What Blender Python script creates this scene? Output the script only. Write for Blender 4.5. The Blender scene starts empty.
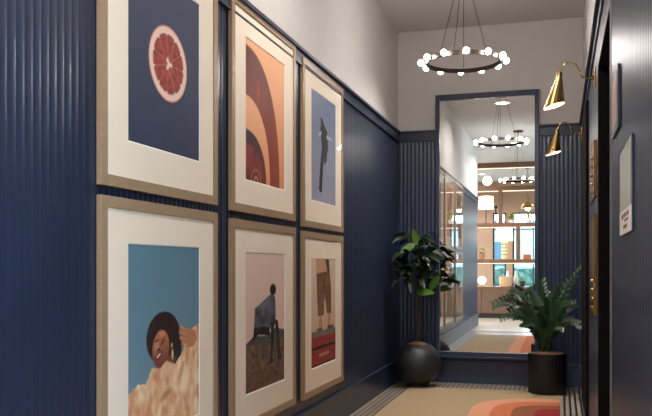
import bpy, math, random
import numpy as np
from mathutils import Vector, Matrix
random.seed(7)
PI = math.pi
C = bpy.context.scene.collection
CAMZ = 1.14

# ------------------------------------------------------------------ materials
def lin(c):
    out = []
    for v in c[:3]:
        v = v / 255.0
        out.append(v / 12.92 if v <= 0.04045 else ((v + 0.055) / 1.055) ** 2.4)
    return tuple(out)

def mat(name, rgb, rough=0.5, metal=0.0, noise=0.0, nscale=20.0, bump=0.0, bscale=200.0, coat=0.0, stretch=(1, 1, 1), spec=0.5):
    m = bpy.data.materials.new(name); m.use_nodes = True
    nt = m.node_tree; b = nt.nodes['Principled BSDF']
    col = lin(rgb)
    b.inputs['Base Color'].default_value = (*col, 1)
    b.inputs['Roughness'].default_value = rough
    b.inputs['Metallic'].default_value = metal
    b.inputs['Specular IOR Level'].default_value = spec
    if coat:
        b.inputs['Coat Weight'].default_value = coat
        b.inputs['Coat Roughness'].default_value = 0.12
    if noise or bump:
        tc = nt.nodes.new('ShaderNodeTexCoord'); mp = nt.nodes.new('ShaderNodeMapping')
        mp.inputs['Scale'].default_value = stretch
        nt.links.new(tc.outputs['Object'], mp.inputs['Vector'])
    if noise:
        n = nt.nodes.new('ShaderNodeTexNoise'); n.inputs['Scale'].default_value = nscale
        n.inputs['Detail'].default_value = 6
        nt.links.new(mp.outputs[0], n.inputs['Vector'])
        r = nt.nodes.new('ShaderNodeValToRGB')
        lo = [max(0, v * (1 - noise)) for v in col]; hi = [min(1, v * (1 + noise)) for v in col]
        r.color_ramp.elements[0].color = (*lo, 1); r.color_ramp.elements[0].position = 0.3
        r.color_ramp.elements[1].color = (*hi, 1); r.color_ramp.elements[1].position = 0.7
        nt.links.new(n.outputs['Fac'], r.inputs['Fac']); nt.links.new(r.outputs['Color'], b.inputs['Base Color'])
    if bump:
        n2 = nt.nodes.new('ShaderNodeTexNoise'); n2.inputs['Scale'].default_value = bscale
        nt.links.new(mp.outputs[0], n2.inputs['Vector'])
        bp = nt.nodes.new('ShaderNodeBump'); bp.inputs['Strength'].default_value = bump
        bp.inputs['Distance'].default_value = 0.002
        nt.links.new(n2.outputs['Fac'], bp.inputs['Height']); nt.links.new(bp.outputs['Normal'], b.inputs['Normal'])
    return m

def emis(name, rgb, strength):
    m = bpy.data.materials.new(name); m.use_nodes = True
    b = m.node_tree.nodes['Principled BSDF']
    b.inputs['Base Color'].default_value = (0.8, 0.8, 0.8, 1)
    b.inputs['Emission Color'].default_value = (*lin(rgb), 1)
    b.inputs['Emission Strength'].default_value = strength
    return m

def pane_glass(name, tint=(1, 1, 1), ior=1.5, gain=1.0, lift=0.0):
    m = bpy.data.materials.new(name); m.use_nodes = True
    nt = m.node_tree; nt.nodes.clear()
    o = nt.nodes.new('ShaderNodeOutputMaterial'); mx = nt.nodes.new('ShaderNodeMixShader')
    t = nt.nodes.new('ShaderNodeBsdfTransparent'); t.inputs[0].default_value = (*tint, 1)
    g = nt.nodes.new('ShaderNodeBsdfGlossy'); g.inputs['Roughness'].default_value = 0.015
    f = nt.nodes.new('ShaderNodeFresnel'); f.inputs['IOR'].default_value = ior
    g2 = nt.nodes.new('ShaderNodeNewGeometry'); inv = nt.nodes.new('ShaderNodeMath'); inv.operation = 'SUBTRACT'; inv.inputs[0].default_value = 1
    pw = nt.nodes.new('ShaderNodeMath'); pw.operation = 'MULTIPLY_ADD'; pw.inputs[1].default_value = gain; pw.inputs[2].default_value = lift; pw.use_clamp = True
    ml = nt.nodes.new('ShaderNodeMath'); ml.operation = 'MULTIPLY'
    nt.links.new(g2.outputs['Backfacing'], inv.inputs[1]); nt.links.new(f.outputs[0], pw.inputs[0])
    nt.links.new(pw.outputs[0], ml.inputs[0]); nt.links.new(inv.outputs[0], ml.inputs[1])
    nt.links.new(ml.outputs[0], mx.inputs[0]); nt.links.new(t.outputs[0], mx.inputs[1]); nt.links.new(g.outputs[0], mx.inputs[2])
    nt.links.new(mx.outputs[0], o.inputs['Surface'])
    return m

M = {}
M['navy'] = mat('navy_paint', (34, 44, 65), 0.29, noise=0.06, nscale=3, spec=0.5)
M['navy_trim'] = mat('navy_trim_paint', (36, 46, 69), 0.34, spec=0.5)
M['white_wall'] = mat('white_wall_paint', (200, 196, 192), 0.7, noise=0.02, nscale=4, bump=0.05, bscale=300)
M['ceiling'] = mat('ceiling_paint', (196, 192, 187), 0.8)
M['wood_frame'] = mat('light_oak_frame', (156, 131, 104), 0.45, noise=0.07, nscale=14, stretch=(1, 1, 8))
M['mat_board'] = mat('mat_board', (240, 226, 206), 0.85)
M['bevel'] = mat('mat_bevel', (250, 246, 240), 0.7)
M['glass'] = pane_glass('picture_glass', ior=1.5, gain=2.4, lift=-0.50)
M['window_glass'] = pane_glass('window_glass', (0.92, 0.98, 1.0))
M['bronze'] = mat('dark_bronze', (58, 48, 42), 0.4, 0.8)
M['black'] = mat('black_paint', (16, 15, 16), 0.45, spec=0.3)
M['door_black'] = mat('black_door_lacquer', (20, 17, 17), 0.8, spec=0.08)
M['brass'] = mat('brushed_brass', (188, 150, 92), 0.22, 1.0)
M['brass_dark'] = mat('aged_brass', (150, 104, 52), 0.3, 1.0, noise=0.15, nscale=40)
M['steel'] = mat('grey_metal_trim', (128, 126, 128), 0.45, 0.5)
M['pot_black'] = mat('black_matte_pot', (34, 35, 36), 0.5, bump=0.1, bscale=120)
M['pot_black2'] = mat('black_ribbed_planter', (12, 12, 14), 0.5)
M['soil'] = mat('bark_mulch', (120, 88, 62), 0.95, noise=0.4, nscale=60, bump=1.0, bscale=150)
M['leaf'] = mat('dark_green_leaf', (24, 42, 22), 0.5, noise=0.35, nscale=9, spec=0.3)
M['leaf_zz'] = mat('glossy_green_leaflet', (30, 58, 26), 0.4, noise=0.35, nscale=14)
M['leaf_lit'] = mat('lit_green_leaf', (78, 116, 40), 0.35, noise=0.25, nscale=9)  # brighter green paints the light catching a few leaves
M['leaf_light'] = mat('yellow_green_leaf', (158, 172, 78), 0.4, noise=0.3, nscale=12)
M['trunk'] = mat('woody_trunk', (72, 56, 44), 0.8, noise=0.3, nscale=30)
M['walnut'] = mat('walnut_veneer', (96, 66, 46), 0.42, noise=0.22, nscale=5, stretch=(1, 1, 9))
M['walnut_h'] = mat('walnut_board', (104, 70, 48), 0.42, noise=0.22, nscale=5, stretch=(1, 9, 9))
M['cabinet'] = mat('brown_cabinet_front', (98, 72, 54), 0.45, noise=0.1, nscale=6, stretch=(1, 1, 6))
M['dark_base'] = mat('dark_plinth', (40, 30, 26), 0.5)
M['white_glow'] = emis('opal_bulb_glass', (255, 249, 244), 66)
M['globe_glow'] = emis('opal_globe_glass', (255, 238, 214), 4)
M['shade_glow'] = emis('linen_shade_lit', (255, 228, 172), 1.5)
M['bulb_warm'] = emis('warm_bulb', (255, 222, 178), 36)
M['led'] = emis('led_strip', (255, 220, 170), 2.5)
M['downlight'] = emis('downlight_lens', (255, 236, 214), 3)
M['white_enamel'] = mat('white_enamel', (232, 228, 220), 0.4)
M['cream'] = mat('cream_ceramic', (222, 200, 150), 0.4)
M['ceramic_white'] = mat('white_ceramic', (236, 234, 228), 0.3)
M['terracotta'] = mat('terracotta', (165, 108, 78), 0.7)
M['wicker'] = mat('tan_wicker', (186, 150, 110), 0.7, noise=0.3, nscale=60, stretch=(3, 3, 1))
M['orange_box'] = mat('orange_brown_leather', (176, 92, 44), 0.5)
M['brown_panel'] = mat('tan_wall_panel', (158, 126, 102), 0.6, noise=0.06, nscale=4)
M['dark_mullion'] = mat('dark_window_frame', (38, 40, 46), 0.4, 0.4)
M['hedge'] = mat('clipped_hedge', (70, 112, 100), 0.8, noise=0.4, nscale=8)
M['facade'] = mat('pale_teal_facade', (150, 172, 174), 0.7, noise=0.1, nscale=2)
M['facade_win'] = mat('facade_window', (60, 90, 100), 0.2)
M['pavement'] = mat('pavement', (170, 172, 170), 0.8)
M['sign_grey'] = mat('sign_satin_grey', (150, 152, 142), 0.3, 0.1)
M['sign_white'] = mat('sign_white_plastic', (225, 220, 212), 0.35)
M['sign_red'] = mat('sign_red_print', (120, 48, 36), 0.5)
M['plaque_wood'] = mat('plaque_taupe', (150, 118, 104), 0.35)

def mirror_mat():
    m = bpy.data.materials.new('silvered_mirror'); m.use_nodes = True
    b = m.node_tree.nodes['Principled BSDF']
    b.inputs['Base Color'].default_value = (0.90, 0.915, 0.91, 1)
    b.inputs['Metallic'].default_value = 1; b.inputs['Roughness'].default_value = 0.0
    return m
M['mirror'] = mirror_mat()

def floor_mat():
    m = bpy.data.materials.new('pinstripe_stone_floor'); m.use_nodes = True
    nt = m.node_tree; N = nt.nodes; L = nt.links; b = N['Principled BSDF']
    tc = N.new('ShaderNodeTexCoord'); sp = N.new('ShaderNodeSeparateXYZ')
    L.new(tc.outputs['Object'], sp.inputs[0])
    def math_(op, a, bb=None, c=None):
        n = N.new('ShaderNodeMath'); n.operation = op
        for i, v in enumerate((a, bb, c)):
            if v is None: continue
            if hasattr(v, 'is_linked') or hasattr(v, 'links'): L.new(v, n.inputs[i])
            else: n.inputs[i].default_value = v
        return n.outputs[0]
    X, Y = sp.outputs[0], sp.outputs[1]
    ph = math_('FRACT', math_('MULTIPLY', math_('ADD', X, 1.575), 1 / 0.0445))
    stripe = math_('LESS_THAN', ph, 0.38)
    corr = math_('MULTIPLY', math_('GREATER_THAN', Y, 1.45), math_('GREATER_THAN', X, -1.6))
    stripe = math_('MULTIPLY', stripe, corr)
    nz = N.new('ShaderNodeTexNoise'); nz.inputs['Scale'].default_value = 5; nz.inputs['Detail'].default_value = 8
    L.new(tc.outputs['Object'], nz.inputs['Vector'])
    r = N.new('ShaderNodeValToRGB')
    r.color_ramp.elements[0].position = .35; r.color_ramp.elements[0].color = (*lin((160, 148, 134)), 1)
    r.color_ramp.elements[1].position = .65; r.color_ramp.elements[1].color = (*lin((168, 155, 140)), 1)
    L.new(nz.outputs['Fac'], r.inputs[0])
    mx = N.new('ShaderNodeMix'); mx.data_type = 'RGBA'
    L.new(stripe, mx.inputs['Factor']); L.new(r.outputs[0], mx.inputs[6]); mx.inputs[7].default_value = (*lin((30, 25, 26)), 1)
    L.new(mx.outputs[2], b.inputs['Base Color'])
    b.inputs['Roughness'].default_value = 0.3
    return m
M['floor'] = floor_mat()

def rug_mat():
    # nested rounded bands of peach, salmon, rust and red woven into the right side of a sand field
    m = bpy.data.materials.new('woven_rug'); m.use_nodes = True
    nt = m.node_tree; N = nt.nodes; L = nt.links; b = N['Principled BSDF']
    tc = N.new('ShaderNodeTexCoord'); sp = N.new('ShaderNodeSeparateXYZ')
    L.new(tc.outputs['Object'], sp.inputs[0])
    def math_(op, a, bb=None):
        n = N.new('ShaderNodeMath'); n.operation = op
        for i, v in enumerate((a, bb)):
            if v is None: continue
            if hasattr(v, 'links'): L.new(v, n.inputs[i])
            else: n.inputs[i].default_value = v
        return n.outputs[0]
    # object origin of the rug: its right far corner is (0.6875, 2.7) in object space (rug x -1.375..0, y 2.1..7.5)
    px = math_('SUBTRACT', math_('MULTIPLY', sp.outputs[0], -1.0), -0.6875)   # distance from right edge
    py = sp.outputs[1]                                     # distance from rug middle
    # rounded corner distance field: corner centre at px=0.02, py=1.75
    ax = math_('MAXIMUM', math_('SUBTRACT', px, 0.0), 0.0)
    ay = math_('MAXIMUM', math_('SUBTRACT', py, 1.60), 0.0)
    d = math_('POWER', math_('ADD', math_('POWER', ax, 2.6), math_('POWER', ay, 2.6)), 1 / 2.6)
    r = N.new('ShaderNodeValToRGB'); r.color_ramp.interpolation = 'CONSTANT'
    e = r.color_ramp.elements
    e[0].position = 0.0; e[0].color = (*lin((138, 22, 18)), 1)
    e[1].position = 0.19; e[1].color = (*lin((140, 78, 46)), 1)
    for p, c in ((0.36, (196, 108, 68)), (0.52, (212, 146, 112)), (0.68, (166, 143, 110))):
        q = e.new(p); q.color = (*lin(c), 1)
    L.new(d, r.inputs[0])
    nz = N.new('ShaderNodeTexNoise'); nz.inputs['Scale'].default_value = 120; nz.inputs['Detail'].default_value = 3
    L.new(tc.outputs['Object'], nz.inputs['Vector'])
    mx = N.new('ShaderNodeMix'); mx.data_type = 'RGBA'; mx.blend_type = 'MULTIPLY'; mx.inputs['Factor'].default_value = 0.25
    L.new(r.outputs[0], mx.inputs[6]); L.new(nz.outputs['Fac'], mx.inputs[7])
    L.new(mx.outputs[2], b.inputs['Base Color']); b.inputs['Roughness'].default_value = 0.95
    bp = N.new('ShaderNodeBump'); bp.inputs['Strength'].default_value = .4; bp.inputs['Distance'].default_value = .002
    L.new(nz.outputs['Fac'], bp.inputs['Height']); L.new(bp.outputs[0], b.inputs['Normal'])
    return m
M['rug'] = rug_mat()

def print_mat():
    m = bpy.data.materials.new('photo_print'); m.use_nodes = True
    b = m.node_tree.nodes['Principled BSDF']
    a = m.node_tree.nodes.new('ShaderNodeVertexColor'); a.layer_name = 'Col'
    m.node_tree.links.new(a.outputs['Color'], b.inputs['Base Color'])
    b.inputs['Roughness'].default_value = 0.6
    return m
M['print'] = print_mat()

# ------------------------------------------------------------------ mesh builder
class MB:
    def __init__(s): s.v = []; s.f = []; s.mi = []; s.cur = 0
    def add(s, vs, fs):
        o = len(s.v); s.v += [tuple(p) for p in vs]
        for f in fs: s.f.append(tuple(i + o for i in f)); s.mi.append(s.cur)
    def box(s, x0, x1, y0, y1, z0, z1):
        s.add([(x0,y0,z0),(x1,y0,z0),(x1,y1,z0),(x0,y1,z0),(x0,y0,z1),(x1,y0,z1),(x1,y1,z1),(x0,y1,z1)],
              [(0,3,2,1),(4,5,6,7),(0,1,5,4),(1,2,6,5),(2,3,7,6),(3,0,4,7)])
        return s
    def lathe(s, prof, cx=0, cy=0, n=32, mat=None):
        vs = []; fs = []
        for (r, z) in prof:
            for k in range(n):
                a = 2*PI*k/n; vs.append((cx + r*math.cos(a), cy + r*math.sin(a), z))
        for i in range(len(prof)-1):
            for k in range(n):
                k2 = (k+1) % n
                fs.append((i*n+k, i*n+k2, (i+1)*n+k2, (i+1)*n+k))
        if prof[0][0] > 1e-5: fs.append(tuple(reversed(range(n))))
        if prof[-1][0] > 1e-5: fs.append(tuple((len(prof)-1)*n + k for k in range(n)))
        if mat: vs = [mat @ Vector(p) for p in vs]
        s.add(vs, fs); return s
    def sphere(s, c, r, n=16, m=10, sz=1.0):
        prof = [(max(1e-6, r*math.sin(PI*i/m)), c[2] - sz*r*math.cos(PI*i/m)) for i in range(m+1)]
        return s.lathe(prof, c[0], c[1], n)
    def tube(s, pts, rad, n=8):
        pts = [Vector(p) for p in pts]
        if not isinstance(rad, (list, tuple)): rad = [rad]*len(pts)
        vs = []; fs = []
        T0 = (pts[1]-pts[0]).normalized()
        up = Vector((0,0,1)) if abs(T0.z) < .9 else Vector((1,0,0))
        nrm = T0.cross(up).normalized()
        for i, p in enumerate(pts):
            if i == 0: T = pts[1]-pts[0]
            elif i == len(pts)-1: T = pts[-1]-pts[-2]
            else: T = pts[i+1]-pts[i-1]
            T.normalize()
            nrm = (nrm - T*nrm.dot(T)).normalized(); b = T.cross(nrm)
            for k in range(n):
                a = 2*PI*k/n; vs.append(p + rad[i]*(math.cos(a)*nrm + math.sin(a)*b))
        for i in range(len(pts)-1):
            for k in range(n):
                k2 = (k+1) % n; fs.append((i*n+k, i*n+k2, (i+1)*n+k2, (i+1)*n+k))
        fs.append(tuple(reversed(range(n)))); fs.append(tuple((len(pts)-1)*n+k for k in range(n)))
        s.add(vs, fs); return s
    def ribbon(s, prof, axis, a0, a1):
        """extrude an open 2D polyline prof along an axis: 'z' prof=(x,y)"""
        n = len(prof)
        vs = [(p[0], p[1], a0) for p in prof] + [(p[0], p[1], a1) for p in prof]
        s.add(vs, [(i, i+1, n+i+1, n+i) for i in range(n-1)]); return s

def root_loc(p):
    v = Vector((0,0,0))
    while p is not None: v += p.location; p = p.parent
    return v

def mk(name, mb, mats, parent=None, smooth=False, bevel=0.0, label=None):
    me = bpy.data.meshes.new(name)
    if not isinstance(mats, (list, tuple)): mats = [mats]
    vs = mb.v
    if parent is None:
        a = np.array(vs); lo = a.min(0); hi = a.max(0)
        org = Vector(((lo[0]+hi[0])/2, (lo[1]+hi[1])/2, lo[2]))
        loc = org
    else:
        org = root_loc(parent); loc = Vector((0,0,0))
    me.from_pydata([tuple(Vector(p)-org) for p in vs], [], mb.f)
    for m_ in mats: me.materials.append(m_)
    if len(mats) > 1:
        me.polygons.foreach_set('material_index', mb.mi)
    if smooth:
        me.polygons.foreach_set('use_smooth', [True]*len(me.polygons))
        try: me.set_sharp_from_angle(angle=math.radians(40))
        except Exception: pass
    me.update()
    o = bpy.data.objects.new(name, me); C.objects.link(o); o.location = loc
    if parent is not None: o.parent = parent
    if bevel:
        bv = o.modifiers.new('bevel', 'BEVEL'); bv.width = bevel; bv.segments = 2; bv.limit_method = 'ANGLE'
    if label: o['label'] = label
    return o

def thing(name, label, cat, loc, group=None):
    o = bpy.data.objects.new(name, None); C.objects.link(o); o.location = loc
    o.empty_display_size = 0.1
    o['label'] = label; o['category'] = cat
    if group: o['group'] = group
    return o
def tag(o, label, cat, group=None):
    o['label'] = label; o['category'] = cat
    if group: o['group'] = group
    return o
def struct(o): o['kind'] = 'structure'; return o
def B(*a): return MB().box(*a)

def copy_tree(src, loc, label=None, group=None, parent=None):
    c = src.copy(); C.objects.link(c); c.parent = parent
    if parent is None: c.location = loc
    if label: c['label'] = label
    if group: c['group'] = group
    for ch in [o for o in bpy.data.objects if o.parent == src]:
        copy_tree(ch, None, None, None, c)
    return c

# ------------------------------------------------------------------ room shell
XL, XR, YE, YS = -1.575, 0.207, 7.9, -0.2
H = 3.53; RAIL = 2.52
struct(mk('floor', B(-4.6, 1.6, -6.6, 8.1, -0.1, 0), M['floor']))
# keep pattern coordinates equal to world coordinates
fl = bpy.data.objects['floor']
off = fl.location.copy()
for v in fl.data.vertices: v.co += off
fl.location = (0, 0, 0)
struct(mk('ceiling', B(-4.6, 1.6, -6.6, 8.1, H, H+0.1), M['ceiling']))
# white slabs
struct(mk('wall_left', B(XL-0.155, XL-0.006, YS, YE+0.006, 0, H), M['white_wall']))
struct(mk('wall_end', B(XL-0.155, XR+0.15, YE+0.006, YE+0.15, 0, H), M['white_wall']))
m = B(XR+0.006, XR+0.15, 1.6, 3.56, 0, H); m.box(XR+0.006, XR+0.15, 3.56, 4.62, 2.26, H); m.box(XR+0.006, XR+0.15, 4.62, YE+0.006, 0, H)
struct(mk('wall_right', m, M['white_wall']))

PITCH = 0.0405
def reed(length, depth=0.0028):
    """profile along t in 0..length: rounded reeds separated by narrow grooves; returns (t, out)"""
    n = max(1, round(length/PITCH)); p = length/n; out = []
    for i in range(n):
        for k, (f, dd) in enumerate(((0.0, 0.0), (0.08, 0.34), (0.22, 0.76), (0.5, 1.0), (0.78, 0.76), (0.92, 0.34))):
            out.append((i*p + f*p, dd*depth))
    out.append((length, 0.0))
    return out
def panel_left(y0, y1, z0, z1, name):
    m = MB(); m.ribbon([(XL-0.0055+d, y0+t) for t, d in reed(y1-y0)]+([(XL-.0055, y1+.006)] if y1 > 7.8 else []), 'z', z0, z1)
    m.f = [tuple(reversed(f)) for f in m.f]
    return struct(mk(name, m, M['navy'], smooth=True))
def panel_right(y0, y1, z0, z1, name):
    m = MB(); m.ribbon([(XR+0.0055-d, y0+t) for t, d in reed(y1-y0, 0.0050)], 'z', z0, z1)
    return struct(mk(name, m, M['navy'], smooth=True))
panel_left(YS, YE, 0.2, RAIL-0.09, 'trim_1')
m = MB(); m.ribbon([(XL-.006, YE+.0050)]+[(XL+t, YE+0.0055-d) for t, d in reed(XR-XL)], 'z', 0.2, RAIL-0.09)
struct(mk('trim_2', m, M['navy'], smooth=True))
panel_right(1.6, 3.53, 0.2, RAIL-0.09, 'trim_3')

# chair/picture rails: flat band + projecting cap + lower bead
def rail_mb(kind):
    m = MB()
    segs = ((0.012, RAIL-0.10, RAIL-0.02), (0.034, RAIL-0.022, RAIL), (0.018, RAIL-0.104, RAIL-0.09))
    for o, z0, z1 in segs:
        if kind == 'L': m.box(XL-0.006, XL+o, YS, YE, z0, z1)
        if kind == 'R': m.box(XR-o, XR+0.006, 1.6, YE, z0, z1)
        if kind == 'E': m.box(XL, -1.192, YE-o, YE+0.006, z0, z1); m.box(-0.193, XR, YE-o, YE+0.006, z0, z1)
    return m
struct(mk('trim_4', rail_mb('L'), M['navy_trim'], bevel=0.003))
struct(mk('trim_5', rail_mb('E'), M['navy_trim'], bevel=0.003))
struct(mk('trim_6', rail_mb('R'), M['navy_trim'], bevel=0.003))
# baseboards
def base_mb(kind, a, b):
    m = MB()
    for o, z0, z1 in ((0.016, 0.0, 0.205), (0.026, 0.205, 0.223)):
        if kind == 'L': m.box(XL-0.006, XL+o, a, b, z0, z1)
        if kind == 'R': m.box(XR-o, XR+0.006, a, b, z0, z1)
        if kind == 'E': m.box(a, b, YE-o, YE+0.006, z0, z1)
    return m
struct(mk('baseboard_left', base_mb('L', YS, YE), M['navy_trim'], bevel=0.003))
struct(mk('baseboard_end', base_mb('E', XL, XR), M['navy_trim'], bevel=0.003))
struct(mk('baseboard_right', base_mb('R', 1.6, 3.53), M['navy_trim'], bevel=0.003))
struct(mk('baseboard_right_far', base_mb('R', 7.2, YE), M['navy_trim'], bevel=0.003))

# right side: near door, pier, far door surround
m = B(XR+0.11, XR+0.15, 3.56, 4.62, 0, 2.26); m.box(XR-0.004, XR+0.11, 4.606, 4.62, 0, 2.26); m.box(XR-0.004, XR+0.11, 3.56, 3.574, 0, 2.26); m.box(XR-0.004, XR+0.11, 3.574, 4.606, 2.246, 2.26)
d1 = struct(mk('door_1', m, M['door_black']))
m = MB(); m.box(XR-0.004, XR+0.006, 3.53, 3.56, 0, 2.30); m.box(XR-0.006, XR+0.006, 3.56, 4.62, 2.26, 2.30)
struct(mk('door_frame', m, M['steel'], parent=None, bevel=0.002)).name = 'trim_7'
struct(mk('trim_8', B(XR-0.006, XR+0.006, 3.53, YE, 2.30, RAIL-0.09), M['navy_trim']))
struct(mk('wall_pier_right', B(XR-0.006, XR+0.006, 4.62, 6.05, 0.0, 2.30), M['navy_trim']))
struct(mk('door_2', B(0.180, XR+0.006, 6.05, 7.2, 0, 2.36), M['door_black'], bevel=0.003))
panel_right(7.2, YE, 0.2, 2.30, 'trim_10')

# ------------------------------------------------------------------ lobby behind the camera
# left lobby return, outer walls with window openings
struct(mk('wall_return', B(-4.6, XL-0.155, YS-0.0, YS+0.15, 0, H), M['white_wall']))
struct(mk('wall_return_right', B(XR+0.15, 1.6, 1.6, 1.75, 0, H), M['white_wall']))
def wall_with_holes(name, axis, pos0, pos1, a0, a1, holes, material):
    """axis 'x': slab between x pos0..pos1 running along y a0..a1; 'y' likewise"""
    m = MB(); holes = sorted(holes); cur = a0
    def bx(s0, s1, z0, z1):
        if s1-s0 < 1e-6 or z1-z0 < 1e-6: return
        if axis == 'x': m.box(pos0, pos1, s0, s1, z0, z1)
        else: m.box(s0, s1, pos0, pos1, z0, z1)
    for h0, h1, z0, z1 in holes:
        bx(cur, h0, 0, H); bx(h0, h1, 0, z0); bx(h0, h1, z1, H); cur = h1
    bx(cur, a1, 0, H)
    return struct(mk(name, m, material))
LW = [(-2.2, -0.45, 0.15, 3.0), (-6.0, -3.2, 0.3, 2.9)]
wall_with_holes('wall_lobby_left', 'x', -4.6, -4.45, -6.6, YS, LW, M['white_wall'])
BW = [(-3.9, -2.6, 0.45, 2.66), (-1.78, -1.42, 0.45, 2.66), (-1.25, -0.15, 0.45, 2.66), (0.1, 1.2, 0.45, 2.66)]
wall_with_holes('wall_back', 'y', -6.6, -6.45, -4.45, 1.6, BW, M['brown_panel'])
RW_ADDED = [(-0.9, 1.35, 0.12, 3.1)]  # added window opening, out of view, to light the left-wall pictures
wall_with_holes('wall_lobby_right', 'x', 1.45, 1.6, -6.45, 1.6, RW_ADDED, M['white_wall'])

def window(i, axis, pos, s0, s1, z0, z1, nv, zt):
    m = MB(); w = 0.045; t = 0.03
    def bx(a0, a1, q0, q1, tt=t):
        if axis == 'x': m.box(pos-tt, pos+tt, a0, a1, q0, q1)
        else: m.box(a0, a1, pos-tt, pos+tt, q0, q1)
    bx(s0, s0+w, z0, z1); bx(s1-w, s1, z0, z1); bx(s0+w, s1-w, z0, z0+w); bx(s0+w, s1-w, z1-w, z1)
    for k in range(1, nv):
        c = s0+(s1-s0)*k/nv; bx(c-.016, c+.016, z0+w, z1-w, .025)
    if zt: bx(s0+w, s1-w, zt-.016, zt+.016, .02)
    fr = mk('window_%d' % i, m, M['dark_mullion'], bevel=0.003); fr['kind'] = 'structure'  # also makes the added, unseen window of RW_ADDED
    g = B(pos-.004, pos+.004, s0+w, s1-w, z0+w, z1-w) if axis == 'x' else B(s0+w, s1-w, pos-.004, pos+.004, z0+w, z1-w)
    mk('window_pane', g, M['window_glass'], parent=fr)
    return fr
i = 1
for h in LW: window(i, 'x', -4.52, *h, 3, 2.2); i += 1
for h in RW_ADDED: window(i, 'x', 1.52, *h, 3, 2.2); i += 1  # unseen window added for daylight on the left wall
for h in BW: window(i, 'y', -6.52, *h, 1 if h[1]-h[0] < .5 else 2, 2.2); i += 1

# metal threshold strip in the lobby floor
struct(mk('trim_11', B(XL+0.01, XR-0.01, 1.34, 1.40, 0.0, 0.006), M['steel']))

# outside: pavement, hedge, building across
struct(mk('ground', B(-16, 10, -22, 12, -0.25, -0.11), M['pavement']))
rg = random.Random(3)
def hedge(x0, x1, y0, y1, z1):
    m = MB(); nx, ny, nz = int((x1-x0)/.12), 4, int(z1/.12)
    # a lumpy box: grid surface
    def P(a, b, c):
        return (x0+(x1-x0)*a/nx + rg.uniform(-.04,.04), y0+(y1-y0)*b/ny+rg.uniform(-.05,.05), -0.11+(z1+.11)*c/nz+(rg.uniform(-.05,.05) if c else 0))
    pts = {}
    def idx(a, b, c):
        k = (a, b, c)
        if k not in pts: pts[k] = len(m.v); m.v.append(P(a, b, c))
        return pts[k]
    def q(*k): m.f.append(tuple(idx(*t) for t in k)); m.mi.append(0)
    for a in range(nx):
        for c in range(nz):
            q((a,0,c),(a+1,0,c),(a+1,0,c+1),(a,0,c+1)); q((a+1,ny,c),(a,ny,c),(a,ny,c+1),(a+1,ny,c+1))
        for b in range(ny): q((a,b,nz),(a+1,b,nz),(a+1,b+1,nz),(a,b+1,nz))
    for b in range(ny):
        for c in range(nz):
            q((0,b+1,c),(0,b,c),(0,b,c+1),(0,b+1,c+1)); q((nx,b,c),(nx,b+1,c),(nx,b+1,c+1),(nx,b,c+1))
    return m
tag(mk('hedge', hedge(-5, 3, -9.6, -8.9, 1.15), M['hedge']), 'clipped green hedge outside the lobby windows, seen in the mirror', 'hedge')
bt = thing('building', 'pale teal building across the street, seen in the mirror through the shelves', 'building', (-1, -18.5, -0.11))
mk('wall', B(-9, 7, -20, -17, -0.11, 2.9), M['facade'], bt)
mk('roof', B(-9.2, 7.2, -20.2, -16.8, 2.9, 3.05), M['pavement'], bt)
for k in range(6):
    x = -8+k*2.4; mk('window', B(x, x+1.3, -17.02, -16.96, 1.0, 2.2), M['facade_win'], bt)

# ------------------------------------------------------------------ rug
mk_rug = B(-1.375, 0.0, 2.1, 7.5, 0.0, 0.008)
tag(mk('runner_rug', mk_rug, M['rug'], bevel=0.003), 'sand coloured runner rug with nested peach, orange and red curved bands', 'rug')
rug = bpy.data.objects['runner_rug']

# ------------------------------------------------------------------ mirror
mt = thing('wall_mirror', 'tall mirror in a flat navy frame on the end wall', 'mirror', (-0.6925, 7.86, 0.28))
m = MB(); x0, x1, z0, z1 = -1.191, -0.194, 0.272, 2.862; w = 0.04; yb, yf = YE-0.002, YE-0.042
m.box(x0, x0+w, yf, yb, z0, z1); m.box(x1-w, x1, yf, yb, z0, z1)
m.box(x0+w, x1-w, yf, yb, z1-0.055, z1); m.box(x0+w, x1-w, yf, yb, z0, z0+w)
mk('mirror_frame', m, M['navy_trim'], mt, bevel=0.003)
mk('sill', B(x0-.004, x1+.004, YE-.075, yb, z0-.018, z0), M['navy_trim'], mt, bevel=.003)
mk('mirror_glass', B(x0+w, x1-w, YE-0.014, YE-0.008, z0+w, z1-0.055), M['mirror'], mt)

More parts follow.
